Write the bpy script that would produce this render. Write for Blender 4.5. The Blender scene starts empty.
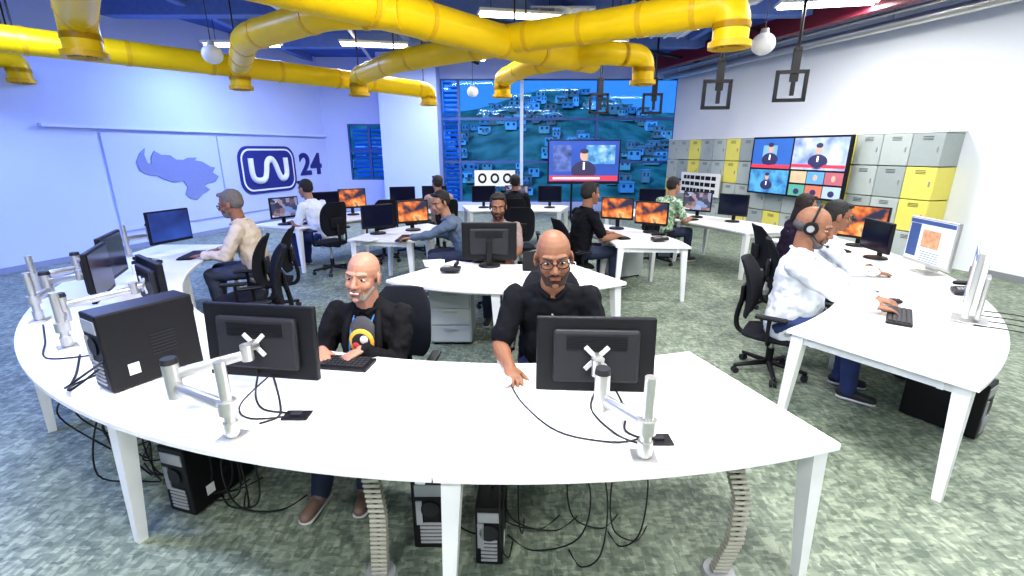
import bpy, bmesh, math, random
from mathutils import Vector, Matrix
V=Vector
rnd=random.Random(7)
scn=bpy.context.scene
COL=scn.collection
scn.view_settings.view_transform='Standard'
try: scn.view_settings.look='Medium High Contrast'
except Exception: pass
scn.view_settings.exposure=0.0
rad=math.radians

# ---------------------------------------------------------------- materials
MATS={}
def mat(name,col,rough=.5,metal=0.,emis=0.,var=.06,nscale=14.,bump=0.,spec=.5):
    if name in MATS: return MATS[name]
    m=bpy.data.materials.new(name); m.use_nodes=True
    nt=m.node_tree; b=nt.nodes['Principled BSDF']
    tc=nt.nodes.new('ShaderNodeTexCoord'); no=nt.nodes.new('ShaderNodeTexNoise')
    no.inputs['Scale'].default_value=nscale; no.inputs['Detail'].default_value=3
    nt.links.new(tc.outputs['Object'],no.inputs['Vector'])
    mx=nt.nodes.new('ShaderNodeMix'); mx.data_type='RGBA'
    mx.inputs[6].default_value=(*[c*(1-var) for c in col],1)
    mx.inputs[7].default_value=(*[min(1,c*(1+var)) for c in col],1)
    nt.links.new(no.outputs['Fac'],mx.inputs[0])
    nt.links.new(mx.outputs[2],b.inputs['Base Color'])
    b.inputs['Roughness'].default_value=rough; b.inputs['Metallic'].default_value=metal
    b.inputs['Specular IOR Level'].default_value=spec
    if emis>0:
        nt.links.new(mx.outputs[2],b.inputs['Emission Color']); b.inputs['Emission Strength'].default_value=emis
    if bump>0:
        bp=nt.nodes.new('ShaderNodeBump'); bp.inputs['Strength'].default_value=bump; bp.inputs['Distance'].default_value=.01
        nt.links.new(no.outputs['Fac'],bp.inputs['Height']); nt.links.new(bp.outputs['Normal'],b.inputs['Normal'])
    MATS[name]=m; return m

def ramp_mat(name,stops,scale=8.,emis=0.,kind='NOISE',rough=.5,stretch=(1,1,1)):
    if name in MATS: return MATS[name]
    m=bpy.data.materials.new(name); m.use_nodes=True
    nt=m.node_tree; b=nt.nodes['Principled BSDF']
    tc=nt.nodes.new('ShaderNodeTexCoord'); mp=nt.nodes.new('ShaderNodeMapping')
    mp.inputs['Scale'].default_value=stretch
    nt.links.new(tc.outputs['Object'],mp.inputs['Vector'])
    if kind=='NOISE':
        t=nt.nodes.new('ShaderNodeTexNoise'); t.inputs['Scale'].default_value=scale; t.inputs['Detail'].default_value=2; out=t.outputs['Fac']
    else:
        t=nt.nodes.new('ShaderNodeTexVoronoi'); t.inputs['Scale'].default_value=scale; t.distance='CHEBYCHEV'
        sp=nt.nodes.new('ShaderNodeSeparateColor'); nt.links.new(t.outputs['Color'],sp.inputs['Color']); out=sp.outputs[0]
    nt.links.new(mp.outputs[0],t.inputs['Vector'])
    r=nt.nodes.new('ShaderNodeValToRGB'); e=r.color_ramp.elements
    e[0].position=stops[0][0]; e[0].color=(*stops[0][1],1)
    e[1].position=stops[1][0]; e[1].color=(*stops[1][1],1)
    for p,c in stops[2:]:
        n=e.new(p); n.color=(*c,1)
    nt.links.new(out,r.inputs[0]); nt.links.new(r.outputs[0],b.inputs['Base Color'])
    b.inputs['Roughness'].default_value=rough
    if emis>0:
        nt.links.new(r.outputs[0],b.inputs['Emission Color']); b.inputs['Emission Strength'].default_value=emis
    MATS[name]=m; return m

M_desk=mat('desk_laminate',(.84,.84,.82),.35,var=.02)
M_leg=mat('desk_leg_paint',(.78,.79,.78),.4,var=.02)
M_blk=mat('black_plastic',(.010,.010,.012),.42,spec=.35)
M_blk2=mat('dark_plastic',(.026,.026,.030),.5,spec=.35)
M_fab=mat('chair_fabric',(.014,.015,.020),.85,var=.3,nscale=90,bump=.3,spec=.25)
M_sil=mat('aluminium',(.56,.56,.54),.32,.75)
M_chr=mat('grey_plastic',(.35,.36,.37),.4)
M_yel=mat('duct_yellow',(.95,.62,.004),.4,var=.08,nscale=3,spec=.35)
M_yel2=mat('duct_band_yellow',(.80,.48,.004),.4)
M_white=mat('white_plastic',(.82,.83,.84),.4,var=.02)
M_vesa=mat('vesa_bracket_grey',(.60,.61,.60),.4,var=.02)
M_cab=mat('cable_rubber',(.012,.012,.014),.5)
M_key=mat('key_plastic',(.03,.03,.033),.45)
M_glassy=mat('dark_screen',(.01,.012,.03),.12)
M_paper=mat('paper',(.85,.85,.82),.8,var=.02)
M_yloc=mat('locker_yellow',(.80,.72,.16),.45,var=.03)
M_gloc=mat('locker_grey',(.48,.53,.50),.45,var=.05)
M_gloc2=mat('locker_dark_grey',(.38,.43,.41),.45,var=.05)
M_wall=mat('wall_white_paint',(.80,.83,.85),.8,var=.02,nscale=1.5)
M_blue=mat('wall_blue_paint',(.50,.60,1.0),.8,var=.03,nscale=1.0)
M_colp=mat('column_paint',(.42,.54,.95),.8,var=.03,nscale=1.0)
M_panel=mat('wall_panel_blue',(.47,.56,.93),.6,var=.02)
M_logo=mat('logo_blue',(.02,.03,.22),.5)
M_map=mat('map_grey',(.20,.25,.48),.6)
M_ceil=mat('ceiling_dark_blue',(.07,.14,.48),.9,var=.5,nscale=1.5)
M_beam=mat('ceiling_beam',(.16,.26,.62),.8,var=.2)
M_red=mat('beam_red',(.16,.012,.03),.5)
M_tube=mat('fluorescent_tube',(1,1,1),.5,emis=8.,var=.0)
M_frame=mat('window_frame_blue',(.05,.11,.36),.5)
M_scr_or=ramp_mat('screen_orange',[(.40,(.02,.025,.05)),(.48,(.35,.09,.03)),(.58,(.75,.22,.05)),(.66,(.8,.40,.15)),(.72,(.10,.06,.05))],5,.5)
M_scr_bl=ramp_mat('screen_blue',[(.3,(.01,.02,.08)),(.5,(.08,.25,.7)),(.65,(.6,.7,.8))],7,.7)
M_scr_ed=ramp_mat('screen_editor',[(.0,(.03,.03,.06)),(.4,(.05,.06,.10)),(.55,(.35,.2,.15)),(.75,(.15,.22,.4)),(.9,(.5,.5,.6))],11,.5,'VOR')
M_doc=emis_doc=mat('screen_page',(.62,.66,.78),.4,emis=.55,var=.03)
M_docd=mat('screen_toolbar',(.05,.09,.22),.4,emis=.5)
M_doco=mat('screen_picture',(.55,.28,.16),.4,emis=.5,var=.6,nscale=25)

# ---------------------------------------------------------------- mesh builder
def Rz(a): return Matrix.Rotation(a,3,'Z')
def Rx(a): return Matrix.Rotation(a,3,'X')
def Ry(a): return Matrix.Rotation(a,3,'Y')
def basis(d,side=None):
    d=d.normalized()
    s=V(side) if side is not None else V((1,0,0))
    s=s-d*s.dot(d)
    if s.length<.05:
        s=V((0,1,0)); s=s-d*s.dot(d)
    s.normalize(); return s,d.cross(s)
class MB:
    def __init__(s): s.v=[];s.f=[];s.m=[];s.sm=[];s.mats=[];s.rs=1.
    def mi(s,m):
        if m not in s.mats: s.mats.append(m)
        return s.mats.index(m)
    def add(s,vs,fs,m,sm=False):
        o=len(s.v); k=s.mi(m)
        s.v+= [V(p) for p in vs]
        for f in fs: s.f.append([i+o for i in f]); s.m.append(k); s.sm.append(sm)
    def loft(s,rings,m,sm=True,closed=True,caps=True):
        n=len(rings[0]); vs=[p for r in rings for p in r]; fs=[]
        for i in range(len(rings)-1):
            for j in range(n if closed else n-1):
                a=i*n+j;b=i*n+(j+1)%n
                fs.append([a,b,b+n,a+n])
        s.add(vs,fs,m,sm)
        if caps:
            s.add(list(rings[0]),[list(range(n))[::-1]],m,False); s.add(list(rings[-1]),[list(range(n))],m,False)
    def box(s,c,size,m,R=None,bev=0.,seg=2):
        bm=bmesh.new(); bmesh.ops.create_cube(bm,size=1)
        for v in bm.verts: v.co=V((v.co.x*size[0],v.co.y*size[1],v.co.z*size[2]))
        if bev>0: bmesh.ops.bevel(bm,geom=bm.edges[:],offset=min(bev,min(size)*.49),segments=seg,profile=.5,affect='EDGES')
        c=V(c); bm.verts.index_update()
        vs=[((R@v.co) if R is not None else v.co.copy())+c for v in bm.verts]
        fs=[[v.index for v in f.verts] for f in bm.faces]
        bm.free(); s.add(vs,fs,m,False)
    def cyl(s,a,b,ra,rb,m,n=16,caps=True,side=None):
        a=V(a);b=V(b); sd,fw=basis(b-a,side); ra*=s.rs; rb*=s.rs
        r=[[c+(sd*math.cos(2*math.pi*i/n)+fw*math.sin(2*math.pi*i/n))*q for i in range(n)] for c,q in((a,ra),(b,rb))]
        vs=r[0]+r[1]
        s.add(vs,[[i,(i+1)%n,(i+1)%n+n,i+n] for i in range(n)],m,True)
        if caps: s.add(r[0],[list(range(n))[::-1]],m); s.add(r[1],[list(range(n))],m)
    def cap(s,a,b,ra,rb,m,side=None,k=(1,1),n=14):
        a=V(a);b=V(b); d=(b-a); ra*=s.rs; rb*=s.rs
        if d.length<1e-5: d=V((0,0,1e-4)); b=a+d
        sd,fw=basis(d,side); d=d.normalized(); e=min(1,(k[0]+k[1])/2)
        rings=[]
        for c,r,angs in((a,ra,(-82,-60,-32,0)),(b,rb,(0,32,60,82))):
            for g in angs:
                g=rad(g); cc=c+d*(r*math.sin(g)*e); q=r*math.cos(g)
                rings.append([cc+sd*(q*k[0]*math.cos(2*math.pi*i/n))+fw*(q*k[1]*math.sin(2*math.pi*i/n)) for i in range(n)])
        N=len(rings); vs=[p for r in rings for p in r]
        fs=[[i*n+j,i*n+(j+1)%n,(i+1)*n+(j+1)%n,(i+1)*n+j] for i in range(N-1) for j in range(n)]
        fs.append(list(range(n))[::-1]); fs.append([(N-1)*n+j for j in range(n)])
        s.add(vs,fs,m,True)
    def ell(s,c,r,m,R=None,n=18,k=11):
        c=V(c); vs=[];fs=[]; r=[q*s.rs for q in r]
        for i in range(1,k):
            t=math.pi*i/k
            for j in range(n):
                p=2*math.pi*j/n
                vs.append(V((r[0]*math.sin(t)*math.cos(p),r[1]*math.sin(t)*math.sin(p),r[2]*math.cos(t))))
        top=len(vs); vs.append(V((0,0,r[2]))); vs.append(V((0,0,-r[2])))
        for i in range(k-2):
            for j in range(n): fs.append([i*n+j,(i+1)*n+j,(i+1)*n+(j+1)%n,i*n+(j+1)%n])
        for j in range(n):
            fs.append([top,j,(j+1)%n]); fs.append([top+1,(k-2)*n+(j+1)%n,(k-2)*n+j])
        s.add([((R@v) if R is not None else v)+c for v in vs],fs,m,True)
    def tube(s,pts,r,m,n=8,smooth=0,closed=False):
        pts=[V(p) for p in pts]
        if smooth:
            q=[];P=[pts[0]]+pts+[pts[-1]]
            for i in range(1,len(P)-2):
                p0,p1,p2,p3=P[i-1:i+3]
                for k in range(smooth):
                    t=k/smooth
                    q.append(.5*((2*p1)+(p2-p0)*t+(2*p0-5*p1+4*p2-p3)*t*t+(3*p1-p0-3*p2+p3)*t**3))
            q.append(pts[-1]); pts=q
        rings=[];sd=None
        for i,p in enumerate(pts):
            d=(pts[min(i+1,len(pts)-1)]-pts[max(i-1,0)])
            if d.length<1e-6: d=V((0,0,1))
            d.normalize()
            if sd is None: sd,fw=basis(d,(1,.3,.1))
            else:
                sd=sd-d*sd.dot(d)
                if sd.length<1e-4: sd,_=basis(d)
                sd.normalize(); fw=d.cross(sd)
            rings.append([p+(sd*math.cos(2*math.pi*j/n)+fw*math.sin(2*math.pi*j/n))*r for j in range(n)])
        s.loft(rings,m,True)
    def build(s,name,parent=None,off=None,voxel=0,smooth_it=2,disp=0,dsize=.1,M=None):
        me=bpy.data.meshes.new(name)
        vs=s.v
        if off is not None: vs=[v-V(off) for v in vs]
        me.from_pydata([tuple(v) for v in vs],[],s.f)
        for m in s.mats: me.materials.append(m)
        me.polygons.foreach_set('material_index',s.m); me.polygons.foreach_set('use_smooth',s.sm)
        me.update()
        ob=bpy.data.objects.new(name,me); COL.objects.link(ob)
        if parent: ob.parent=parent
        if voxel:
            md=ob.modifiers.new('remesh','REMESH'); md.mode='VOXEL'; md.voxel_size=voxel; md.use_smooth_shade=True
            sm=ob.modifiers.new('smooth','SMOOTH'); sm.factor=.5; sm.iterations=smooth_it
        if disp:
            tx=bpy.data.textures.new('folds','CLOUDS'); tx.noise_scale=dsize; tx.noise_depth=1
            dm=ob.modifiers.new('folds','DISPLACE'); dm.texture=tx; dm.strength=disp; dm.mid_level=.5; dm.texture_coords='LOCAL'
        return ob
def root(name,loc=(0,0,0),yaw=0,s=1):
    e=bpy.data.objects.new(name,None); e.empty_display_size=.1; COL.objects.link(e)
    e.location=loc; e.rotation_euler=(0,0,yaw); e.scale=(s,s,s); return e
def yaw_of(f): return math.atan2(-f[0],f[1])
def lights(name,loc,size,power,col=(1,1,1),rot=(0,0,0)):
    l=bpy.data.lights.new(name,'AREA'); l.shape='RECTANGLE'; l.size=size[0]; l.size_y=size[1]; l.energy=power; l.color=col
    o=bpy.data.objects.new(name,l); COL.objects.link(o); o.location=loc; o.rotation_euler=rot; return o

# ---------------------------------------------------------------- room shell
def floor_mat():
    m=bpy.data.materials.new('carpet_tiles'); m.use_nodes=True; nt=m.node_tree; b=nt.nodes['Principled BSDF']
    tc=nt.nodes.new('ShaderNodeTexCoord')
    def vor(sx,sy,rot,seed):
        mp=nt.nodes.new('ShaderNodeMapping'); mp.inputs['Scale'].default_value=(sx,sy,1); mp.inputs['Rotation'].default_value=(0,0,rot); mp.inputs['Location'].default_value=(seed,seed*.7,0)
        nt.links.new(tc.outputs['Object'],mp.inputs['Vector'])
        v=nt.nodes.new('ShaderNodeTexVoronoi'); v.distance='CHEBYCHEV'; v.inputs['Scale'].default_value=1
        nt.links.new(mp.outputs[0],v.inputs['Vector'])
        sp=nt.nodes.new('ShaderNodeSeparateColor'); nt.links.new(v.outputs['Color'],sp.inputs[0]); return sp.outputs[0]
    a=vor(18,46,0.1,1.3); c=vor(44,17,0.1,5.1)
    n=nt.nodes.new('ShaderNodeTexNoise'); n.inputs['Scale'].default_value=2.5; n.inputs['Detail'].default_value=6; nt.links.new(tc.outputs['Object'],n.inputs['Vector'])
    m1=nt.nodes.new('ShaderNodeMath'); m1.operation='ADD'; nt.links.new(a,m1.inputs[0]); nt.links.new(c,m1.inputs[1])
    m2=nt.nodes.new('ShaderNodeMath'); m2.operation='MULTIPLY_ADD'; m2.inputs[1].default_value=.46
    nt.links.new(m1.outputs[0],m2.inputs[0])
    m3=nt.nodes.new('ShaderNodeMath'); m3.operation='MULTIPLY_ADD'; m3.inputs[1].default_value=.7; m3.inputs[2].default_value=-.30
    nt.links.new(n.outputs['Fac'],m3.inputs[0]); nt.links.new(m3.outputs[0],m2.inputs[2])
    r=nt.nodes.new('ShaderNodeValToRGB'); e=r.color_ramp.elements
    e[0].position=.1; e[0].color=(.10,.13,.10,1); e[1].position=.9; e[1].color=(.34,.385,.29,1)
    k=e.new(.5); k.color=(.185,.225,.17,1)
    nt.links.new(m2.outputs[0],r.inputs[0]); nt.links.new(r.outputs[0],b.inputs['Base Color'])
    b.inputs['Roughness'].default_value=.6
    bp=nt.nodes.new('ShaderNodeBump'); bp.inputs['Strength'].default_value=.3; bp.inputs['Distance'].default_value=.004
    nt.links.new(m2.outputs[0],bp.inputs['Height']); nt.links.new(bp.outputs[0],b.inputs['Normal'])
    return m
fb=MB(); fb.box((-.5,6.5,-.05),(22,20.5,.1),floor_mat()); fb.build('floor')
cb=MB(); cb.box((-.5,6.5,4.65),(22,20.5,.1),M_ceil)
cb.build('ceiling')
def wall(name,p0,p1,z0,z1,m,th=.2,outside=1):
    p0=V((*p0,0));p1=V((*p1,0)); d=(p1-p0); L=d.length; a=math.atan2(d.y,d.x); n=V((-d.y,d.x,0)).normalized()*outside
    b=MB(); c=(p0+p1)/2+n*th/2+V((0,0,(z0+z1)/2)); b.box(c,(L,th,z1-z0),m,R=Rz(a)); return b.build(name)
LW0=V((-10.94,-2.4,0)); LWD=V((.271,.963,0)).normalized(); LWN=V((.963,-.271,0)).normalized(); LB=V((-7.69,9.17,0))
LW1=LB+LWD*6.6
wall('wall_left',LW0[:2],LW1[:2],0,4.6,M_blue)
wall('baseboard_left',(LW0+LWN*.02)[:2],(LW1+LWN*.02)[:2],0,.1,mat('baseboard_grey',(.25,.3,.45),.5),th=.02)
RW0=V((7.53,7.49,0)); RW1=V((5.05,15.5,0)); RWD=(RW1-RW0).normalized(); RWN=V((-RWD.y,RWD.x,0))
wall('wall_right',RW0[:2],RW1[:2],0,4.6,M_wall,outside=-1)
wall('wall_right_near',(9.6,-3.2),RW0[:2],0,4.6,M_wall,outside=-1)
wall('baseboard_right',(9.58,-3.2),(RW0+V((-.02,0,0)))[:2],0,.1,mat('baseboard_g',(.25,.27,.28),.5),th=.02,outside=-1)
wall('wall_front',(-11.2,-3.2),(9.8,-3.2),0,4.6,M_wall,outside=-1)
bw=MB()
YB=15.5
def bseg(x0,x1,z0,z1,y=YB,t=.2,m=M_blue): bw.box(((x0+x1)/2,y+t/2,(z0+z1)/2),(x1-x0,t,z1-z0),m)
bseg(-6.3,-5.15,0,4.6); bseg(-5.15,-3.9,0,1.0); bseg(-5.15,-3.9,2.7,4.6)
bseg(-3.9,-2.2,0,4.6,y=14.7,t=1.0,m=M_colp)
bseg(-2.2,5.3,0,.3); bseg(-2.2,5.3,4.0,4.6)
bw.build('wall_back')
M_gl=bpy.data.materials.new('window_glass'); M_gl.use_nodes=True
nt=M_gl.node_tree; nt.nodes.remove(nt.nodes['Principled BSDF']); out=nt.nodes['Material Output']
t1=nt.nodes.new('ShaderNodeBsdfTransparent'); t1.inputs[0].default_value=(.30,.62,.98,1)
g1=nt.nodes.new('ShaderNodeBsdfGlossy'); g1.inputs['Roughness'].default_value=.03; g1.inputs[0].default_value=(.6,.75,1,1)
fr=nt.nodes.new('ShaderNodeFresnel'); fr.inputs[0].default_value=1.3; mxs=nt.nodes.new('ShaderNodeMixShader')
nt.links.new(fr.outputs[0],mxs.inputs[0]); nt.links.new(t1.outputs[0],mxs.inputs[1]); nt.links.new(g1.outputs[0],mxs.inputs[2]); nt.links.new(mxs.outputs[0],out.inputs[0])
def window(name,x0,x1,z0,z1,vx,hz,y=YB+.06,slats=()):
    r=root(name,((x0+x1)/2,y,z0)); o=r.location.copy(); b=MB(); w=.08
    for x in [x0]+list(vx)+[x1]: b.box((x,y,(z0+z1)/2),(w,.1,z1-z0),M_frame)
    for z in [z0]+list(hz)+[z1]: b.box(((x0+x1)/2,y+.002,z),(x1-x0,.08,w),M_frame)
    b.build('frame',r,off=o)
    g=MB(); g.box(((x0+x1)/2,y,(z0+z1)/2),(x1-x0-.02,.01,z1-z0-.02),M_gl); g.build('glass',r,off=o)
    if slats:
        s=MB()
        for sx0,sx1 in slats:
            z=z0+.12
            while z<z1-.05:
                s.box(((sx0+sx1)/2,y+.35,z),(sx1-sx0,.16,.03),mat('louvre',(.6,.7,.85),.5),R=Rx(.4)); z+=.14
            for x in(sx0,sx1): s.cyl((x,y+.35,z0),(x,y+.35,z1),.02,.02,M_white,8)
        s.build('louvres',r,off=o)
window('window_1',-2.2,5.1,.3,4.0,(-1.65,.3,2.65),(1.55,2.85,),slats=((-2.15,-1.7),))
window('window_2',-5.15,-3.9,1.0,2.7,(-4.5,),(1.9,),slats=((-5.1,-4.0),))
mb=MB(); mb.box((.3,YB-.02,2.2),(.1,.08,3.7),mat('mullion',(.55,.65,.85),.4)); mb.build('trim_1')
city=ramp_mat('hillside_greenery',[(.3,(.05,.13,.07)),(.45,(.10,.22,.11)),(.55,(.17,.30,.16)),(.7,(.28,.36,.22))],.35,.0,'NOISE',.9)
def hz(x,t): return -8+t*(16.8+2.4*math.sin(x*.07+1)+1.2*math.sin(x*.19))
hb=MB(); N=60; vs=[];fs=[]
for i in range(N+1):
    for j in range(13):
        x=-60+120*i/N; t=j/12
        vs.append((x,45+45*t,hz(x,t)+rnd.uniform(-.15,.15)))
for i in range(N):
    for j in range(12): a=i*13+j; fs.append([a,a+13,a+14,a+1])
hb.add(vs,fs,city,True)
cc=[(.62,.62,.58),(.42,.45,.46),(.60,.34,.22),(.85,.86,.84),(.70,.62,.45),(.62,.42,.30)]
wnd=mat('house_window',(.06,.08,.10),.3)
for k in range(620):
    x=rnd.uniform(-26,36); t=rnd.uniform(.25,.97)
    if math.sin(x*.35+t*9)+math.sin(x*.13-t*14)< -.25: continue
    y=45+45*t; z=hz(x,t); h=rnd.uniform(.6,1.5); w_=rnd.uniform(.8,2.0)
    hb.box((x,y-.6,z+h*.3),(w_,1.3,h),mat('house%d'%(k%6),cc[k%6],.8,var=.2,nscale=2))
    hb.box((x,y-.6,z+h*.82),(w_*1.1,1.5,.1),mat('roof%d'%(k%2),[(.45,.2,.12),(.5,.5,.5)][k%2],.8))
    for q in(-.25,.25): hb.box((x+q*w_,y-1.26,z+h*.45),(w_*.2,.03,h*.3),wnd)
hb.build('hillside_city')
sun=bpy.data.lights.new('sun','SUN'); sun.energy=2.6; sun.angle=.1; so=bpy.data.objects.new('sun',sun); COL.objects.link(so); so.rotation_euler=(rad(52),0,rad(-35))

# ---------------------------------------------------------------- wall graphics
r=root('wall_logo_panel',LB); yw=math.atan2(LWD.y,LWD.x)
def LP(s,z,o=.0): return LB+LWD*s+LWN*o+V((0,0,z))
b=MB(); RL=Rz(yw)
b.box(LP(1.27,1.31,.02),(2.5,.04,1.86),M_panel,R=RL,bev=.01); b.box(LP(4.72,1.31,.02),(4.3,.04,1.86),M_panel,R=RL,bev=.01)
b.box(LP(3.4,2.33,.05),(8.6,.1,.05),mat('ledge',(.55,.63,.98),.5),R=RL)
b.build('panels',r,off=LB)
mp=[(.02,.60),(.0,.74),(.05,.88),(.12,.97),(.10,.86),(.12,.72),(.16,.70),(.17,.82),(.22,.93),(.29,.86),(.40,.85),(.46,.77),(.55,.76),(.62,.80),(.74,.80),(.70,.75),(.80,.72),(.90,.62),(.97,.60),(.92,.50),(1.0,.42),(.94,.32),(.83,.30),(.77,.25),(.84,.17),(.72,.10),(.64,.0),(.56,.03),(.50,.12),(.54,.26),(.50,.38),(.38,.36),(.28,.42),(.20,.50),(.10,.52)]
b=MB()
n=len(mp); f0=[LP(.56+1.86*x,.84+1.15*z,.042) for x,z in mp]; f1=[LP(.56+1.86*x,.84+1.15*z,.06) for x,z in mp]
b.add(f0+f1,[list(range(n,2*n))]+[[i,(i+1)%n,(i+1)%n+n,i+n] for i in range(n)],M_map); b.build('country_map',r,off=LB)
def rrect(w,h,rr,n=6):
    P=[]
    for cx,cy,a in((w/2-rr,h/2-rr,0),(-w/2+rr,h/2-rr,90),(-w/2+rr,-h/2+rr,180),(w/2-rr,-h/2+rr,270)):
        for i in range(n+1): g=rad(a+90*i/n); P.append((cx+rr*math.cos(g),cy+rr*math.sin(g)))
    return P
b=MB()
def plate(w,h,rr,s,z,o0,o1,m):
    P=rrect(w,h,rr); n=len(P); a=[LP(s+x,z+y,o0) for x,y in P]; c=[LP(s+x,z+y,o1) for x,y in P]
    b.add(a+c,[list(range(n,2*n))]+[[i,(i+1)%n,(i+1)%n+n,i+n] for i in range(n)],m)
mw=mat('logo_white',(.75,.8,1.0),.5)
plate(2.0,1.2,.34,4.05,1.42,.04,.07,M_logo); plate(1.86,1.07,.29,4.05,1.42,.07,.074,mw); plate(1.76,.98,.25,4.05,1.42,.074,.078,M_logo)
b.build('logo_plate',r,off=LB)
b=MB()
b.tube([LP(s,z,.06) for s,z in [(3.42,1.72),(3.42,1.35),(3.5,1.19),(3.68,1.14),(3.84,1.2),(3.92,1.4),(3.97,1.6),(4.1,1.69),(4.24,1.6),(4.36,1.3),(4.46,1.17),(4.6,1.2),(4.66,1.35),(4.66,1.72)]],.088,mw,8,6)
b.build('logo_letters',r,off=LB)
tc=bpy.data.curves.new('numeral','FONT'); tc.body='24'; tc.size=.85; tc.extrude=.012; tc.offset=.025; tc.align_x='CENTER'; tc.align_y='CENTER'
to=bpy.data.objects.new('numeral_24',tc); COL.objects.link(to); to.parent=r; tc.materials.append(M_logo)
to.matrix_local=Matrix.Translation(LP(5.75,1.48,.05)-LB)@(Rz(yw)@Rx(rad(90))).to_4x4()@Matrix.Diagonal((1.15,1,1,1))

# ---------------------------------------------------------------- desks
CX,CY=0.,6.1
def PR(a,r,z=0,c=(CX,CY)): a=rad(a); return V((c[0]+r*math.cos(a),c[1]+r*math.sin(a),z))
def curved_desk(a0,a1,r0,r1,l0=True,l1=True,H=.74):
    c=PR((a0+a1)/2,(r0+r1)/2); rt=root('curved_desk',c); b=MB(); n=max(6,int(abs(a1-a0)/2)); g=.12
    rings=[]
    for i in range(n+1):
        a=a0+g*.3+(a1-a0-g*.6)*i/n; e=.006
        rings.append([PR(a,r0,H-.03),PR(a,r0,H-e),PR(a,r0+e,H),PR(a,r1-e,H),PR(a,r1,H-e),PR(a,r1,H-.03)])
    b.loft(rings,M_desk,False,True,True); b.build('top',rt,off=c)
    b=MB()
    for k,(aa,use) in enumerate(((a0,l0),(a1,l1))):
        sg=1 if k==0 else -1
        d=sg*math.degrees(.06/((r0+r1)/2))
        if use:
            for rr,o in((r0+.07,-1),(r1-.07,1)):
                p=PR(aa+d,rr,H-.03); q=PR(aa+d*.5,rr+o*.03,0.0)
                R=Rz(rad(aa)); rg=[]
                for cc_,w in((p,.040),(q,.022)): rg.append([cc_+R@V((x*w,y*w,0)) for x,y in((-1,-1),(1,-1),(1,1),(-1,1))])
                b.loft(rg[::-1],M_leg,False)
        pa,pb=PR(aa+d,r0+.06,H-.06),PR(aa+d,r1-.06,H-.06)
        b.box((pa+pb)/2,((pb-pa).length,.04,.06),M_leg,R=Rz(rad(aa+d)))
    for rr in(r0+.16,r1-.16):
        rg=[]
        for i in range(n+1):
            a=a0+(a1-a0)*(.02+.96*i/n); rg.append([PR(a,rr-.015,H-.09),PR(a,rr-.015,H-.03),PR(a,rr+.015,H-.03),PR(a,rr+.015,H-.09)])
        b.loft(rg,M_leg,False)
    b.build('frame_and_legs',rt,off=c)
RI,RO=3.6,4.6
for a0,a1,l0,l1 in((-93.8,-72.4,True,True),(-115.2,-93.8,True,False),(-136.6,-115.2,True,False),(-158,-136.6,True,False),(-179.4,-158,True,False),
    (-58,-36,True,True),(-36,-14,False,True),(-14,6,False,True),(14,37,True,True),(37,60,False,True),(137,159,True,True),(113,137,True,False),(74,104,True,True)):
    curved_desk(a0,a1,RI,RO,l0,l1)
curved_desk(-124,-92,1.15,2.15,True,True); curved_desk(-92,-60,1.15,2.15,False,True)
curved_desk(-5,22,1.35,2.3,True,True); curved_desk(22,50,1.35,2.3,False,True)
curved_desk(128,150,1.35,2.3,True,True); curved_desk(150,172,1.35,2.3,False,True)

# ---------------------------------------------------------------- ceiling services
def fillet(P,rr=.35,n=6):
    P=[V(p) for p in P]; out=[P[0]]
    for i in range(1,len(P)-1):
        a,b_,c=P[i-1:i+2]; u=(a-b_); w=(c-b_); q=min(rr,u.length*.45,w.length*.45); u.normalize();w.normalize()
        s0=b_+u*q; s1=b_+w*q
        for k in range(n+1): t=k/n; out.append(s0*(1-t)**2+b_*2*t*(1-t)+s1*t*t)
    out.append(P[-1]); return out
def duct(P,r,d0=0,d1=0):
    P=[V(p) for p in P]
    if d0: P=[P[0]-V((0,0,d0))]+P
    if d1: P=P+[P[-1]-V((0,0,d1))]
    c=P[len(P)//2].copy(); rt=root('ventilation_duct',c); b=MB(); F=fillet(P,r*1.7); b.tube(F,r,M_yel,24)
    for i in range(len(P)-1):
        a,e=P[i],P[i+1]; L=(e-a).length; d=(e-a).normalized(); k=max(1,int(L/1.3))
        for j in range(k+1):
            s=.38+(L-.76)*j/max(1,k) if L>1 else L*.5
            q=a+d*s; b.cyl(q-d*.03,q+d*.03,r*1.05,r*1.05,M_yel2,24)
    for use,p in((d0,P[0]),(d1,P[-1])):
        if use:
            b.cyl(p-V((0,0,.01)),p+V((0,0,.05)),r*1.2,r*1.2,M_yel2,24); b.cyl(p-V((0,0,.012)),p-V((0,0,.005)),r*.85,r*.85,M_blk2,20)
            for k in range(5):
                yy=(k-2)*r*.32; hw=math.sqrt(max(0,(r*.85)**2-yy*yy)); b.box(p+V((0,yy,-.016)),(2*hw,.02,.012),M_yel2)
    for k in range(1,3):
        q=F[len(F)*k//3]; b.cyl(q+V((0,0,r*.5)),V((q.x,q.y,4.6)),.012,.012,M_blk2,6)
    b.build('duct_body',rt,off=c)
Z=3.32
duct([(-9.0,4.9,Z+.05),(-7.0,6.9,Z+.05),(-3.3,10.7,Z),(-2.05,12.4,Z)],.18,0,.33)
duct([(-2.6,4.2,Z+.05),(-1.25,5.8,Z+.05),(.11,7.3,Z),(1.3,8.3,Z)],.205)
duct([(-.1,7.1,Z+.05),(1.2,6.3,Z+.05),(2.3,5.5,Z+.05)],.18,0,.40)
duct([(-3.05,10.1,Z),(-1.9,8.45,Z),(-.2,7.1,Z)],.17,.35,0)
duct([(-.2,10.4,Z),(.25,8.9,Z),(1.3,7.7,Z),(2.05,8.0,Z)],.165,.35,.4)
duct([(-4.85,9.1,Z),(-3.45,6.75,Z),(-1.9,5.55,Z),(-1.2,5.6,Z)],.165,.35,0)
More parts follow.
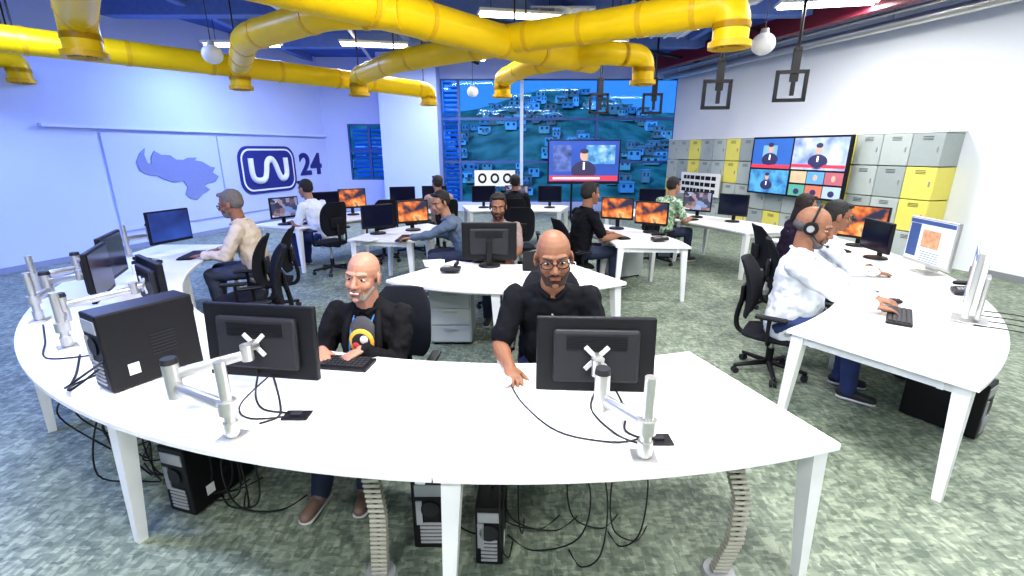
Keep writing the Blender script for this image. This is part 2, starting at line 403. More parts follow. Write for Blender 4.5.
duct([(-3.3,4.1,Z),(-4.75,5.75,Z)],.18,0,.4)
duct([(-8.6,6.6,Z),(-7.9,8.2,Z)],.15,0,.35)
rt=root('ceiling_pipes',(6,10,4)); b=MB(); o=rt.location.copy()
b.tube([RW0+RWN*.45+V((0,0,4.0))-RWD*7,RW0+RWN*.45+V((0,0,4.0)),RW1+RWN*.45+V((0,0,4.0))],.085,M_sil,14)
b.tube([RW0+RWN*.75+V((0,0,4.12))-RWD*6,RW1+RWN*.75+V((0,0,4.12))],.03,M_sil,8)
b.tube([(-9,3,4.2),(5,13.8,4.2)],.04,M_blk2,8); b.tube([(-9,1,4.3),(6,11.5,4.3)],.03,M_blk2,8); b.tube([(-2,2,4.3),(-4,15,4.3)],.04,M_sil,8)
b.tube([(-5,2,4.35),(-1,15,4.35)],.05,M_blk2,8); b.tube([(1,2,4.35),(3,15,4.35)],.05,M_sil,8)
for k in range(5): 
    p=RW0+RWN*.45+RWD*(k*1.8); b.cyl(p+V((0,0,4.0)),p+V((0,0,4.6)),.01,.01,M_sil,6)
b.build('pipes',rt,off=o)
rt=root('ceiling_beams',(0,7,4.4)); b=MB(); o=rt.location.copy()
for y in(4.2,7.0,9.8,12.6): b.box((-1.5,y,4.45),(15.5,.28,.3),M_beam)
for x in(-6,-2.5,1,4.3): b.box((x,7.5,4.52),(.16,15.6,.16),M_beam)
p=RW0+RWN*1.2-RWD*4; q=RW1+RWN*1.2; b.box((p+q)/2+V((0,0,4.25)),((q-p).length,.2,.34),M_red,R=Rz(math.atan2(RWD.y,RWD.x)))
b.build('beams',rt,off=o)
rt=root('ceiling_acoustic_panels',(3,9,4.3)); b=MB(); o=rt.location.copy()
for x,y in((2.2,8.0),(3.6,8.6),(3.2,11),(.6,12.2),(4.6,6.2),(-1.6,10.6),(-3.6,9.0),(.9,9.8)):
    b.box((x,y,4.33),(1.15,1.0,.04),mat('acoustic_tile',(.6,.68,.85),.8))
    for k in range(4): b.box((x-.43+k*.29,y,4.3),(.03,1.0,.05),M_white)
b.build('panels',rt,off=o)
def fluorescent(x,y,z=4.2,L=1.5,ang=0,power=75,col=(1,.98,.95)):
    rt=root('fluorescent_light',(x,y,z),ang); b=MB()
    b.box((0,0,.03),(L,.34,.05),M_white,bev=.01); b.cyl((-L/2+.04,-.08,-.01),(L/2-.04,-.08,-.01),.03,.03,M_tube,8); b.cyl((-L/2+.04,.08,-.01),(L/2-.04,.08,-.01),.03,.03,M_tube,8)
    for sx in(-1,1): b.cyl((sx*L*.35,0,.05),(sx*L*.35,0,4.6-z),.006,.006,M_blk2,6)
    b.build('fixture',rt)
    l=lights('tube_light',(0,0,-.05),(L,.28),power,col); l.parent=rt
for x,y,a in((.15,9.3,.2),(-3.1,11.7,.2),(1.8,11.4,.2),(-1.4,13.3,.2),(5.1,8.6,-.2)): fluorescent(x,y,ang=a,power=90)
for x,y in((-1.2,1.2),(1.6,1.2),(4.6,3.0),(4.6,5.8),(.2,3.6),(-1.5,-1.2),(2.5,-1.2)): fluorescent(x,y,power=112)  # extra out-of-view fixtures, added to light the foreground
for x,y in((-4.6,2.2),(-5.9,6.2),(-5.4,10.4)): fluorescent(x,y,z=3.95,power=170,col=(.28,.40,1.0))  # blue area lights added to tint the left wall and floor
def globe(x,y,z):
    rt=root('globe_pendant_lamp',(x,y,z)); b=MB(); b.ell((0,0,0),(.13,.13,.12),M_white); b.cyl((0,0,.11),(0,0,.16),.05,.04,M_chr,12); b.cyl((0,0,.16),(0,0,4.6-z),.006,.006,M_blk2,6); b.build('globe',rt)
globe(-4.0,6.9,3.15); globe(-.9,11.6,3.2); globe(2.9,6.0,3.1)
def bracket(x,y,z,s,yw):
    rt=root('hanging_tv_bracket',(x,y,z),yw); b=MB()
    for sx in(-1,1): b.box((sx*s/2,0,0),(.055,.05,s),M_blk); b.box((0,0,sx*s/2),(s+.055,.05,.055),M_blk)
    b.box((.04,0.03,s/2+.1),(.12,.06,.5),M_blk); b.box((.04,.03,.05),(.06,.05,s*.9),M_blk)
    b.cyl((.04,.03,s/2),(.04,.03,4.6-z),.025,.025,M_blk,8); b.box((.04,.03,s*.5+.35),(.1,.1,.05),M_blk); b.build('bracket',rt)
bracket(3.64,9.0,2.87,.44,-.1); bracket(4.66,8.5,2.95,.44,-.25); bracket(2.1,12.2,3.0,.42,0); bracket(3.4,12.2,3.0,.42,-.1)

# ---------------------------------------------------------------- lockers, TVs, signs
rt=root('locker_bank',RW0); b=MB(); RR=Rz(math.atan2(RWD.y,RWD.x))
ycells={(0,1),(0,2),(3,0),(3,1),(3,2),(9,0),(9,1),(12,0),(12,1),(12,2),(6,3),(1,3),(14,2),(8,3)}
for i in range(15):
    for j in range(4):
        s=.55+.49*i+.245; z=2.2-.545*(j+.5)
        m=M_yloc if (i,j) in ycells else (M_gloc if (i*3+j)%4 else M_gloc2)
        b.box(RW0+RWD*s+RWN*.235+V((0,0,z)),(.478,.45,.53),m,R=RR,bev=.008,seg=1)
        b.box(RW0+RWD*(s-.17)+RWN*.465+V((0,0,z)),(.02,.02,.08),M_chr,R=RR)
        for q in range(3): b.box(RW0+RWD*s+RWN*.4615+V((0,0,z+.16+q*.025)),(.16,.006,.008),M_blk2,R=RR)
b.box(RW0+RWD*(.55+.49*7.5)+RWN*.23+V((0,0,2.215)),(7.38,.45,.03),M_white,R=RR); b.build('locker_cells',rt,off=RW0)

def emat(n,c,e=.9): return mat(n,c,.4,emis=e,var=.1,nscale=5)
def tv_wall():
    c=RW0+RWD*3.10+RWN*.70+V((0,0,1.58)); W,Hh=2.4,1.24
    rt=root('wall_television',c,math.atan2(RWN.y,RWN.x)-math.pi/2); b=MB()
    b.box((0,-.03,0),(W,.06,Hh),M_blk,bev=.01); b.box((0,-.11,0),(.5,.12,.4),M_blk2)
    y=.004; k_=.88
    def cell(x0,x1,z0,z1,m,d=0): b.box(((x0+x1)/2*.96,y+d,(z0+z1)/2*k_),((x1-x0)*.96,.004,(z1-z0)*k_),m)
    cell(.1,1.2,-.05,.66,emat('tv_blue',(.04,.13,.42),.6)); cell(-1.2,.06,-.05,.66,ramp_mat('tv_studio',[(.3,(.12,.18,.4)),(.5,(.35,.42,.58)),(.7,(.65,.65,.7))],3,.6))
    cell(.1,1.2,-.66,-.09,ramp_mat('tv_teal',[(.3,(.02,.10,.28)),(.6,(.10,.35,.6))],4,.6)); cell(.5,.9,.1,.5,emat('tv_pale',(.2,.38,.62),.6),.003)
    for k in range(3):
        cell(-1.2+k*.42,-.8+k*.42,-.36,-.09,emat('tvs%d'%k,[(.4,.12,.15),(.12,.3,.55),(.5,.4,.25)][k],.6)); cell(-1.2+k*.42,-.8+k*.42,-.66,-.4,emat('tvr%d'%k,[(.35,.45,.6),(.5,.16,.1),(.1,.32,.25)][k],.6))
        b.ell((-.96+k*.4,y+.005,-.20),(.045,.004,.06),emat('tv_skin',(.6,.35,.25),.6)); b.ell((-.96+k*.4,y+.005,-.49),(.07,.004,.06),emat('tv_suit',(.03,.03,.08)))
    for cx,cz,s in((.65,.26,1),(-.55,.24,1),(.65,-.32,.75)):
        b.ell((cx,y+.010,cz+.12*s),(.07*s,.004,.10*s),emat('tv_skin',(.6,.35,.25),.6)); b.ell((cx,y+.012,cz+.19*s),(.075*s,.004,.05*s),emat('tv_suit',(.03,.03,.08)))
        b.ell((cx,y+.008,cz-.12*s),(.22*s,.004,.14*s),emat('tv_suit',(.03,.03,.08))); b.box((cx,y+.012,cz-.07*s),(.04*s,.006,.11*s),emat('tv_shirt',(.8,.8,.85)))
    cell(.1,1.2,-.05,.04,emat('tv_red',(.6,.05,.08),.7),.008); cell(-1.2,.06,.0,.07,emat('tv_red',(.6,.05,.08),.7),.008)
    b.build('tv_panel',rt)
tv_wall()
def tv_stand():
    rt=root('television_on_stand',(1.98,13.4,0),math.pi); b=MB(); W,Hh=2.0,1.18; z=1.6
    b.box((0,-.03,z),(W,.06,Hh),M_blk,bev=.01); y=.004
    b.box((0,y,z+.02),(W-.08,.004,Hh-.1),emat('news_bg',(.03,.08,.36),.6))
    b.box((-.45,y+.003,z+.2),(.8,.004,.5),ramp_mat('news_city',[(.3,(.04,.12,.3)),(.5,(.1,.3,.55)),(.7,(.35,.5,.65))],5,.6)); b.box((.6,y+.003,z+.1),(.5,.004,.7),ramp_mat('news_dark',[(.3,(.02,.04,.14)),(.6,(.1,.15,.4))],4,.6))
    b.ell((0,y+.006,z+.18),(.11,.004,.15),emat('tv_skin',(.6,.35,.25))); b.ell((0,y+.008,z+.29),(.115,.004,.07),emat('tv_suit',(.03,.03,.08))); b.ell((0,y+.005,z-.22),(.34,.004,.26),emat('tv_suit',(.03,.03,.08))); b.box((0,y+.009,z-.1),(.05,.004,.2),emat('tv_shirt',(.8,.8,.85)))
    b.box((0,y+.012,z-.43),(W-.12,.004,.14),emat('tv_red',(.7,.05,.08))); b.box((.2,y+.015,z-.43),(1.3,.004,.05),emat('tv_white',(.9,.9,.9)))
    for sx in(-.3,.3): b.cyl((sx,-.12,0.03),(sx,-.12,z+.3),.03,.03,M_blk,10); b.box((sx,-.1,.03),(.08,.7,.05),M_blk)
    b.box((0,-.12,z-.05),(.8,.05,.3),M_blk); b.build('tv',rt)
tv_stand()
def sign(c,yw,w,h,n,name):
    rt=root(name,c,yw); b=MB(); b.box((0,0,0),(w,.03,h),M_paper)
    for k in range(n):
        zz=h/2-h*(k+.75)/(n+.5)
        x=-w*.42
        while x<w*.38:
            q=rnd.uniform(.08,.16)*w; b.box((x+q/2,.017,zz),(q*.8,.004,h*.5/n),M_blk); x+=q
    for sx in(-1,1): b.box((sx*w*.4,-.01,-h/2-.0),(.03,.03,.06),M_chr)
    b.build('board',rt)
sc=RW0+RWD*6.2+RWN*.56+V((0,0,1.02)); sign(sc,math.atan2(RWN.y,RWN.x)-math.pi/2,1.6,.6,3,'wall_sign')
rt=root('glazing_poster',(-.55,YB-.06,1.05)); b=MB(); b.box((0,0,0),(1.3,.02,.5),M_paper)
for k in range(3): b.ell((-.4+.4*k,-.012,0),(.14,.006,.16),M_blk); b.ell((-.4+.4*k,-.018,0),(.08,.006,.09),M_paper)
b.build('poster',rt)

# ---------------------------------------------------------------- office chair
def chair(x,y,face,h=.46,arms=True):
    rt=root('office_chair',(x,y,0),yaw_of(face)); b=MB()
    for k in range(5):
        a=rad(72*k+18); e=V((math.cos(a)*.29,math.sin(a)*.29,.075)); b.cap((0,0,.11),e,.026,.018,M_blk,n=8)
        sd=V((-math.sin(a),math.cos(a),0))
        for o in(-.016,.016): b.cyl(e+sd*(o-.009)-V((0,0,.047)),e+sd*(o+.009)-V((0,0,.047)),.028,.028,M_blk2,10)
    b.cyl((0,0,.09),(0,0,.24),.032,.032,M_blk,12); b.cyl((0,0,.22),(0,0,h-.07),.02,.02,M_sil,12); b.box((0,0,h-.075),(.2,.22,.04),M_blk,bev=.01)
    rings=[]
    for i in range(9):
        t=i/8; y_=-.22+.46*t; w=.235*(1-.25*abs(2*t-1)**4); dz=-.03*max(0,t-.75)*4
        rings.append([V((w*math.copysign(abs(math.cos(g))**.6,math.cos(g)),y_,h-.03+dz+.035*math.sin(g))) for g in[2*math.pi*k/16 for k in range(16)]])
    b.loft(rings,M_fab)
    rings=[]
    for i in range(12):
        t=i/11; z=h+.10+.52*t; w=.225*(1-.35*abs(2*t-1)**3.5)
        y0=-.235+.05*math.sin(t*math.pi*.9)-.10*t
        ring=[]
        for k in range(18):
            g=2*math.pi*k/18; cx=w*math.copysign(abs(math.cos(g))**.7,math.cos(g)); ring.append(V((cx,y0+.055*(cx/.22)**2+.02*math.sin(g),z)))
        rings.append(ring)
    b.loft(rings,M_fab)
    b.tube([(0,-.12,h-.08),(0,-.27,h-.06),(0,-.31,h+.06),(0,-.27,h+.3)],.022,M_blk,8,5)
    b.box((0,-.275,h+.3),(.2,.03,.16),M_blk,bev=.01)
    if arms:
        for sx in(-1,1):
            b.tube([(sx*.12,0,h-.06),(sx*.27,0,h-.05),(sx*.285,-.01,h+.06),(sx*.28,-.01,h+.17)],.016,M_blk,8,4); b.box((sx*.28,.0,h+.185),(.07,.24,.03),M_blk,bev=.012)
    b.build('chair_body',rt)
    return rt

# ---------------------------------------------------------------- desk equipment
def monitor(x,y,z,face,w=.52,h=.32,scr=None,stand='desk',post=None,joint=None,white=False,dz=.74,tilt=0):
    body=M_blk if not white else M_sil
    rt=root('computer_monitor',(x,y,z),yaw_of(face)); b=MB(); T=Rx(rad(tilt))
    def bx(c,s,m,bev=0): b.box(T@V(c),s,m,R=T,bev=bev)
    bx((0,-.015,0),(w,.035,h),body,.008); bx((0,-.045,-.0),(w*.72,.04,h*.7),M_blk2 if not white else M_white,.015)
    if scr=='doc':
        sw,sh=w-.035,h-.05
        bx((0,.0045,.008),(sw,.004,sh),M_doc); bx((0,.0055,.008+sh*.44),(sw,.005,sh*.10),M_docd); bx((sw*.36,.0055,-.0),(sw*.24,.005,sh*.8),M_docd)
        bx((-.02,.0055,.03),(sw*.40,.005,sh*.42),M_doco)
        for k in range(5): bx((-.04,.0055,-sh*.24-k*.022),(sw*.44,.005,.006),M_docd)
    else: bx((0,.0045,.008),(w-.035,.004,h-.05),scr or M_glassy)
    for k in range(6): bx((0,-.067,h*.27-k*.012),(w*.5,.004,.004),M_blk)
    if stand=='arm':
        for s in(-1,1):
            R2=T@Ry(rad(45*s)); b.box(T@V((0,-.075,0)),(.15,.012,.022),M_vesa,R=R2,bev=.003)
        b.cyl(T@V((0,-.068,0)),T@V((0,-.12,0)),.026,.026,M_sil,14)
    else:
        f=dz-z
        b.box((0,-.085,f/2+.03),(.06 if not white else .16,.03,abs(f)-.0),body if white else M_blk,bev=.008)
        if white: b.box((0,-.05,f+.008),(.22,.2,.014),M_sil,bev=.004)
        else: b.cyl((0,-.05,f+.0),(0,-.05,f+.02),.12,.11,M_blk,20)
    b.build('monitor_body',rt)
    if stand=='arm':
        c=V((post[0],post[1],dz)); ar=root('monitor_arm',c); b=MB()
        P=c; J=V((joint[0],joint[1],0)); f=V((face[0],face[1],0)).normalized(); E=V((x,y,z))-f*.13
        b.box(P+V((0,0,.006)),(.10,.10,.012),M_sil,R=Rz(yaw_of(face)),bev=.004)
        b.cyl(P,P+V((0,0,.36)),.023,.023,M_sil,16); b.cyl(P+V((0,0,.02)),P+V((0,0,.08)),.03,.03,M_sil,16)
        zl=z-.12
        A=V((P.x,P.y,zl)); B=V((J.x,J.y,zl)); b.cyl(A-V((0,0,.03)),A+V((0,0,.03)),.038,.038,M_sil,16)
        b.cap(A,B,.028,.024,M_sil,side=(0,0,1),k=(1.2,.8)); b.cyl(B-V((0,0,.05)),B+V((0,0,.12)),.034,.034,M_sil,16); b.cyl(B+V((0,0,.12)),B+V((0,0,.145)),.036,.032,M_blk2,16)
        b.cap(B+V((0,0,.06)),E+V((0,0,-.02)),.024,.020,M_sil,side=(0,0,1),k=(1.2,.8)); b.cyl(E-V((0,0,.05)),E+V((0,0,.03)),.028,.028,M_sil,14)
        b.build('arm_links',ar,off=c)
def keyboard(x,y,face,z=.741,white=False,w=.44):
    rt=root('keyboard',(x,y,z),yaw_of(face)); b=MB(); b.box((0,0,.011),(w,.15,.02),M_blk if not white else M_white,bev=.005)
    nx=15
    for j in range(5):
        for i in range(nx):
            b.box((-w/2+.02+(w-.04)*(i+.5)/nx,-.055+.0265*j,.024),((w-.04)/nx*.82,.02,.009),M_key if not white else M_paper)
    b.build('keyboard_body',rt)
def mouse(x,y,face,z=.75,m=None):
    rt=root('computer_mouse',(x,y,z),yaw_of(face)); b=MB(); b.ell((0,0,.012),(.032,.054,.022),m or M_blk); b.box((0,.02,.033),(.006,.02,.006),M_blk2); b.build('mouse_body',rt)
def tower(x,y,face,z=0.,s=(.18,.44,.41),m=None):
    rt=root('computer_tower',(x,y,z),yaw_of(face)); b=MB(); m=m or M_blk; w,d,h=s
    b.box((0,0,h/2+.008),s,m,bev=.008)
    for sx in(-1,1):
        for sy in(-1,1): b.cyl((sx*w*.35,sy*d*.4,0),(sx*w*.35,sy*d*.4,.012),.012,.012,M_blk2,8)
    yb=-d/2-.002; b.box((-.0,yb,h*.86),(w*.8,.006,h*.16),M_chr); b.cyl((0,yb-.003,h*.6),(0,yb-.006,h*.6),.045,.045,M_blk2,18)
    for k in range(6): b.box((.0,yb-.002,h*.12+k*.022),(w*.6,.006,.012),M_chr)
    b.box((-w*.3,yb-.002,h*.55),(.03,.008,.14),M_chr)
    b.box((0,d/2+.003,h*.82),(w*.85,.008,.04),M_blk2); b.cyl((0,d/2,h*.55),(0,d/2+.01,h*.55),.012,.012,M_sil,12)
    b.box((w/2+.001,-d*.25,h*.25),(.003,.05,.06),M_paper)
    for k in range(7): b.box((w/2+.001,d*.1,h*.35+k*.018),(.004,.12,.006),M_blk2)
    b.build('case',rt)
def cable(pts,r=.004,m=None,name='cable'):
    c=V(pts[0]); rt=root(name,c); b=MB(); b.tube(pts,r,m or M_cab,6,6); b.build('wire',rt,off=c)

# ---------------------------------------------------------------- people
def ik(S,T,a,b,pole):
    d=T-S; L=d.length; mx=a+b-.006
    if L>mx: T=S+d*(mx/L); d=T-S; L=mx
    L=max(L,abs(a-b)+.01); dn=d.normalized(); x=(a*a-b*b+L*L)/(2*L); h=math.sqrt(max(0,a*a-x*x))
    p=pole-dn*pole.dot(dn); p.normalize(); return S+dn*x+p*h,T
def hand(b,W,d,n,side,m,curl=1.):
    d=d.normalized(); side=(side-d*side.dot(d)).normalized(); n=(n-d*n.dot(d)-side*n.dot(side)).normalized()
    b.cap(W-d*.01,W+d*.075,.026,.031,m,side=side,k=(1.25,.55)); b.cap(W+d*.04+side*.01,W+d*.078,.028,.026,m,side=side,k=(1.3,.5))
    for o,L,c in((.031,.072,1),(.0105,.08,.95),(-.0105,.075,1),(-.031,.060,1.1)):
        p=W+d*.082+side*o-n*.002; a=rad(12*curl*c); q=d+side*o*3.0; q.normalize(); rr=.0092
        for f,st in((.44,28),(.32,34),(.24,20)):
            dd=q*math.cos(a)+n*math.sin(a); e=p+dd*L*f; b.cap(p,e,rr,rr*.92,m,n=8); p=e; a+=rad(st*curl*c); rr*=.92
    p=W+d*.018+side*.022; q=(d*.62+side*.75+n*.25).normalized()
    for L,rr in((.038,.0135),(.032,.011),(.026,.0095)):
        e=p+q*L; b.cap(p,e,rr,rr*.92,m,n=8); p=e; q=(q+d*.35+n*.12).normalized()
def person(name,x,y,face,s=1.,seat=.46,lean=8,hyaw=0,hpitch=0,hr=None,hl=None,shirt=(.02,.02,.02),pants=(.03,.04,.08),skin=(.45,.25,.16),
           hair=None,hstyle='short',sleeve='short',vox=.005,feet=.42,glasses=False,beard=None,smile=False,headset=False,jacket=None,lateral=0,belly=0.,check=False,shoe=(.02,.02,.02),footsp=.11,fem=False,hs=1.08,gi=1.05,roll=0):
    yw=yaw_of(face); rt=root(name,(x,y,0),yw,s)
    Mi=(Matrix.Translation((x,y,0))@Matrix.Rotation(yw,4,'Z')@Matrix.Scale(s,4)).inverted()
    tag='%s_%d'%(name,int(x*100)*1000+int(y*100))
    mS=mat('skin_'+tag,skin,.5,var=.08,nscale=30,spec=.35)
    if check: mC=ramp_mat('shirt_'+tag,[(.3,(.12,.25,.15)),(.45,(.5,.6,.42)),(.6,(.2,.34,.22)),(.8,(.6,.66,.5))],34,0,'VOR',.9)
    else: mC=mat('shirt_'+tag,shirt,.85,var=.12,nscale=9,spec=.2)
    mP=mat('trousers_'+tag,pants,.85,var=.15,nscale=12)
    P=seat/s+.10; q=1.0 if not fem else .9
    def up(t,curv=1.):
        a=rad(lean*(0.5+.8*t)); la=rad(lateral)
        return V((math.sin(la)*t,math.sin(a)*t,P+math.cos(a)*t))
    H0=V((0,0,P)); ws=up(.2);ch=up(.36);nb=up(.50)
    sw=.185*q*(.5+.5*gi)
    shc=up(.445); SR=shc+V((sw,0,0)); SL=shc+V((-sw,0,0))
    HC=nb+V((math.sin(rad(lateral))*.1,.035+.12*math.sin(rad(lean)),.182+.06*(hs-1)))
    HR=Rz(rad(hyaw))@Rx(rad(hpitch))@Ry(rad(roll))
    def h(p): return HC+HR@(V(p)*hs)
    tz=.74+.045
    def wl(t,sx):
        if t is None: return Mi@(Matrix.Translation((x,y,0))@Matrix.Rotation(yw,4,'Z')@V((sx*.16,.42*s,tz)))
        return Mi@V(t)
    WR=wl(hr,1);WL=wl(hl,-1)
    ER,WR=ik(SR,WR,.285,.255,V((.55,-.35,-1))); EL,WL=ik(SL,WL,.285,.255,V((-.55,-.35,-1)))
    b=MB()
    b.cap(H0,ws,.12,.12,mS,k=(1.15,.8)); b.cap(ws,ch,.12,.135,mS,k=(1.15,.78)); b.cap(SL*.85+SR*.15,SR*.85+SL*.15,.05,.05,mS)
    b.cap(nb-V((0,0,.04)),h((0,-.02,-.05)),.064*q*gi,.056*q*gi,mS); b.cap(nb+V((.03,0,-.01)),nb+V((.12,0,-.05)),.04,.035,mS); b.cap(nb+V((-.03,0,-.01)),nb+V((-.12,0,-.05)),.04,.035,mS)
    for S_,E_,W_,sx in((SR,ER,WR,1),(SL,EL,WL,-1)):
        b.cap(S_,E_,.050*q*gi,.041*q*gi,mS); b.cap(E_,E_+(W_-E_)*.35,.042*q*gi,.042*q*gi,mS); b.cap(E_+(W_-E_)*.35,W_,.041*q*gi,.027*q,mS)
        fd=(W_-E_); hd=V((fd.x,fd.y,0)).normalized()+V((0,0,-.22))+V((-sx*.10,.45,0))*.8
        sd=V((-sx,0,0))
        hand(b,W_,hd,V((0,0,-1)),sd-V((0,0,.15)),mS)
    b.rs=hs
    b.ell(h((0,-.015,.035)),(.075,.094,.084),mS,R=HR); b.ell(h((0,.022,-.02)),(.063,.064,.085),mS,R=HR); b.ell(h((0,.038,-.078)),(.043,.045,.034),mS,R=HR)
    b.ell(h((0,.0,-.05)),(.060,.06,.05),mS,R=HR); b.ell(h((0,.078,-.095)),(.018,.014,.015),mS,R=HR)
    for sx in(-1,1):
        b.ell(h((sx*.036,.056,-.028)),(.026,.026,.025),mS,R=HR)
        b.cap(h((sx*.012,.080,.026)),h((sx*.045,.068,.027)),.012,.010,mS,n=8)
        b.ell(h((sx*.078,-.008,-.008)),(.009,.019,.033),mS,R=HR@Rz(rad(-sx*20))); b.ell(h((sx*.013,.097,-.031)),(.010,.010,.008),mS,R=HR)
    b.cap(h((0,.082,.012)),h((0,.106,-.026)),.009,.0135,mS,n=10); b.ell(h((0,.084,-.056)),(.026,.014,.016),mS,R=HR)
    b.build('body_skin',rt,voxel=vox,smooth_it=2)
    b=MB(); b.rs=hs; mE=mat('eye_white',(.62,.6,.57),.2,var=.01); mI=mat('iris_dark',(.02,.012,.01),.15); mL=mat('lips_'+tag,(skin[0]*.85,skin[1]*.55,skin[2]*.6),.45)
    mT=mat('teeth',(.85,.85,.8),.3)
    hc=hair if hair is not None else (.05,.04,.035); mH=mat('hair_'+tag,hc,.7,var=.35,nscale=120,bump=.4)
    for sx in(-1,1):
        b.ell(h((sx*.031,.0680,.004)),(.0135,.0135,.0065),mE,R=HR); b.ell(h((sx*.031,.0800,.0035)),(.0062,.003,.0058),mI,R=HR)
        b.cap(h((sx*.016,.0770,.0105)),h((sx*.046,.071,.0095)),.0048,.004,mS,n=8); b.cap(h((sx*.018,.0755,-.0035)),h((sx*.044,.071,-.003)),.0034,.003,mS,n=8)
        b.cap(h((sx*.015,.0905,.026)),h((sx*.048,.077,.029)),.0042,.003,mH,n=8,k=(1,1))
    u=.006 if smile else 0; wd=.030 if smile else .024
    b.cap(h((-wd,.0885,-.054+u)),h((0,.0975,-.055)),.0035,.0045,mL,n=8); b.cap(h((wd,.0885,-.054+u)),h((0,.0975,-.055)),.0035,.0045,mL,n=8)
    b.cap(h((-.018,.0935,-.066)),h((.018,.0935,-.066)),.0048,.0048,mL,n=8)
    if smile: b.cap(h((-.018,.0945,-.0595)),h((.018,.0945,-.0595)),.0042,.0042,mT,n=8)
    b.build('face_details',rt)
    if hstyle!='bald' or hair is not None:
        b=MB(); b.rs=hs
        if hstyle in('short','long'):
            b.ell(h((0,-.030,.047)),(.083,.094,.086),mH,R=HR); b.ell(h((0,-.045,.01)),(.078,.075,.075),mH,R=HR)
            b.cap(h((-.045,.045,.098)),h((.04,.05,.10)),.02,.018,mH,n=10)
            for sx in(-1,1): b.cap(h((sx*.073,.012,.03)),h((sx*.072,.012,-.0)),.011,.007,mH,n=8)
        if hstyle=='long':
            b.cap(h((0,-.06,.03)),h((0,-.075,-.14)),.075,.06,mH,k=(1.1,.6))
            for sx in(-1,1): b.cap(h((sx*.06,-.02,.04)),h((sx*.07,-.03,-.16)),.035,.025,mH)
        if hstyle=='bald': b.ell(h((0,-.042,.0)),(.0755,.070,.045),mH,R=HR)
        b.build('hair',rt,voxel=max(vox,.005),smooth_it=1,disp=.006,dsize=.015)
    if beard:
        b=MB(); b.rs=hs; mB=mat('beard_'+tag,beard,.8,var=.3,nscale=150,bump=.4)
        b.ell(h((0,.047,-.090)),(.040,.043,.030),mB,R=HR)
        for sx in(-1,1):
            b.cap(h((sx*.060,.020,-.045)),h((sx*.032,.064,-.092)),.012,.014,mB); b.cap(h((sx*.006,.0965,-.046)),h((sx*.030,.086,-.054)),.006,.005,mB,n=8); b.cap(h((sx*.032,.082,-.058)),h((sx*.024,.08,-.088)),.006,.010,mB,n=8)
        b.build('beard',rt,voxel=.004,smooth_it=1)
    if glasses:
        b=MB()
        for sx in(-1,1):
            b.tube([h((sx*.033+.0235*math.cos(g)*1.1,.100-abs(math.cos(g)*.5+sx*.5)*.006,.002+.017*math.sin(g))) for g in[2*math.pi*k/18 for k in range(19)]],.0028,M_blk,6); b.tube([h((sx*.059,.096,.008)),h((sx*.079,.04,.006)),h((sx*.084,-.012,.0))],.0025,M_blk,6)
        b.tube([h((-.008,.102,.005)),h((0,.104,.007)),h((.008,.102,.005))],.0025,M_blk,6); b.build('eyeglasses',rt)
    if headset:
        b=MB(); b.rs=hs; b.tube([h((.088*math.cos(g),-.01,.02+.115*math.sin(g))) for g in[math.pi*k/16 for k in range(17)]],.008,M_blk,8)
        for sx in(-1,1): b.cyl(h((sx*.078,-.005,.0)),h((sx*.104,-.005,.0)),.040,.036,M_blk,18); b.cyl(h((sx*.104,-.005,0)),h((sx*.107,-.005,0)),.02,.02,M_chr,14)
        b.tube([h((.1,0,-.02)),h((.09,.06,-.06)),h((.05,.11,-.075))],.003,M_blk,6,4); b.ell(h((.048,.112,-.075)),(.01,.008,.008),M_blk,R=HR); b.build('headset',rt)
    b=MB(); k0=(1.2,.88); b.rs=gi
    b.cap(H0+V((0,-.01,-.04)),ws,.142*q,.138*q,mC,k=k0); b.cap(ws,ch,.138*q,.148*q,mC,k=(1.2,.82)); b.cap(SL*.78+SR*.22,SR*.78+SL*.22,.068,.068,mC,k=(1,1))
    b.cap(ch,shc,.148*q,.105,mC,k=(1.25,.8)); b.cap(nb-V((0,0,.06)),nb+V((0,-.004,-.005)),.10,.064,mC,k=(1.2,.9))
    if belly: b.ell(ws+V((0,.06,-.05)),(.15,.13,.15),mC)
    if fem:
        for sx in(-1,1): b.ell(ch+V((sx*.06,.10,.0)),(.06,.06,.06),mC)
    for S_,E_,W_ in((SR,ER,WR),(SL,EL,WL)):
        b.cap(S_,S_+(E_-S_)*.5,.066*q,.061*q,mC)
        if sleeve=='short': b.cap(S_+(E_-S_)*.5,S_+(E_-S_)*.78,.062*q,.060*q,mC)
        else:
            b.cap(S_+(E_-S_)*.5,E_,.061*q,.052*q,mC); b.cap(E_,E_+(W_-E_)*.90,.055*q,.038*q,mC)
    b.build('shirt',rt,voxel=max(vox,.006)+.001,smooth_it=3,disp=.028,dsize=.07)
    b=MB(); cc=nb+V((0,.005,.018))
    for sx in(-1,1):
        b.tube([cc+V((sx*a_*gi,b_*gi,c_)) for a_,b_,c_ in((.0,-.068,.022),(.05,-.045,.016),(.068,.0,.004),(.05,.05,-.012),(.018,.078,-.035))],.013,mC,8,4)
    if jacket is None:
        for k in range(4):
            p=up(.38-.085*k)+V((0,(.148-.004*k)*gi+(.07 if belly and k>1 else 0),0)); b.cyl(p-V((0,.012,0)),p+V((0,.004,0)),.006,.006,M_chr,8)
    b.build('collar',rt)
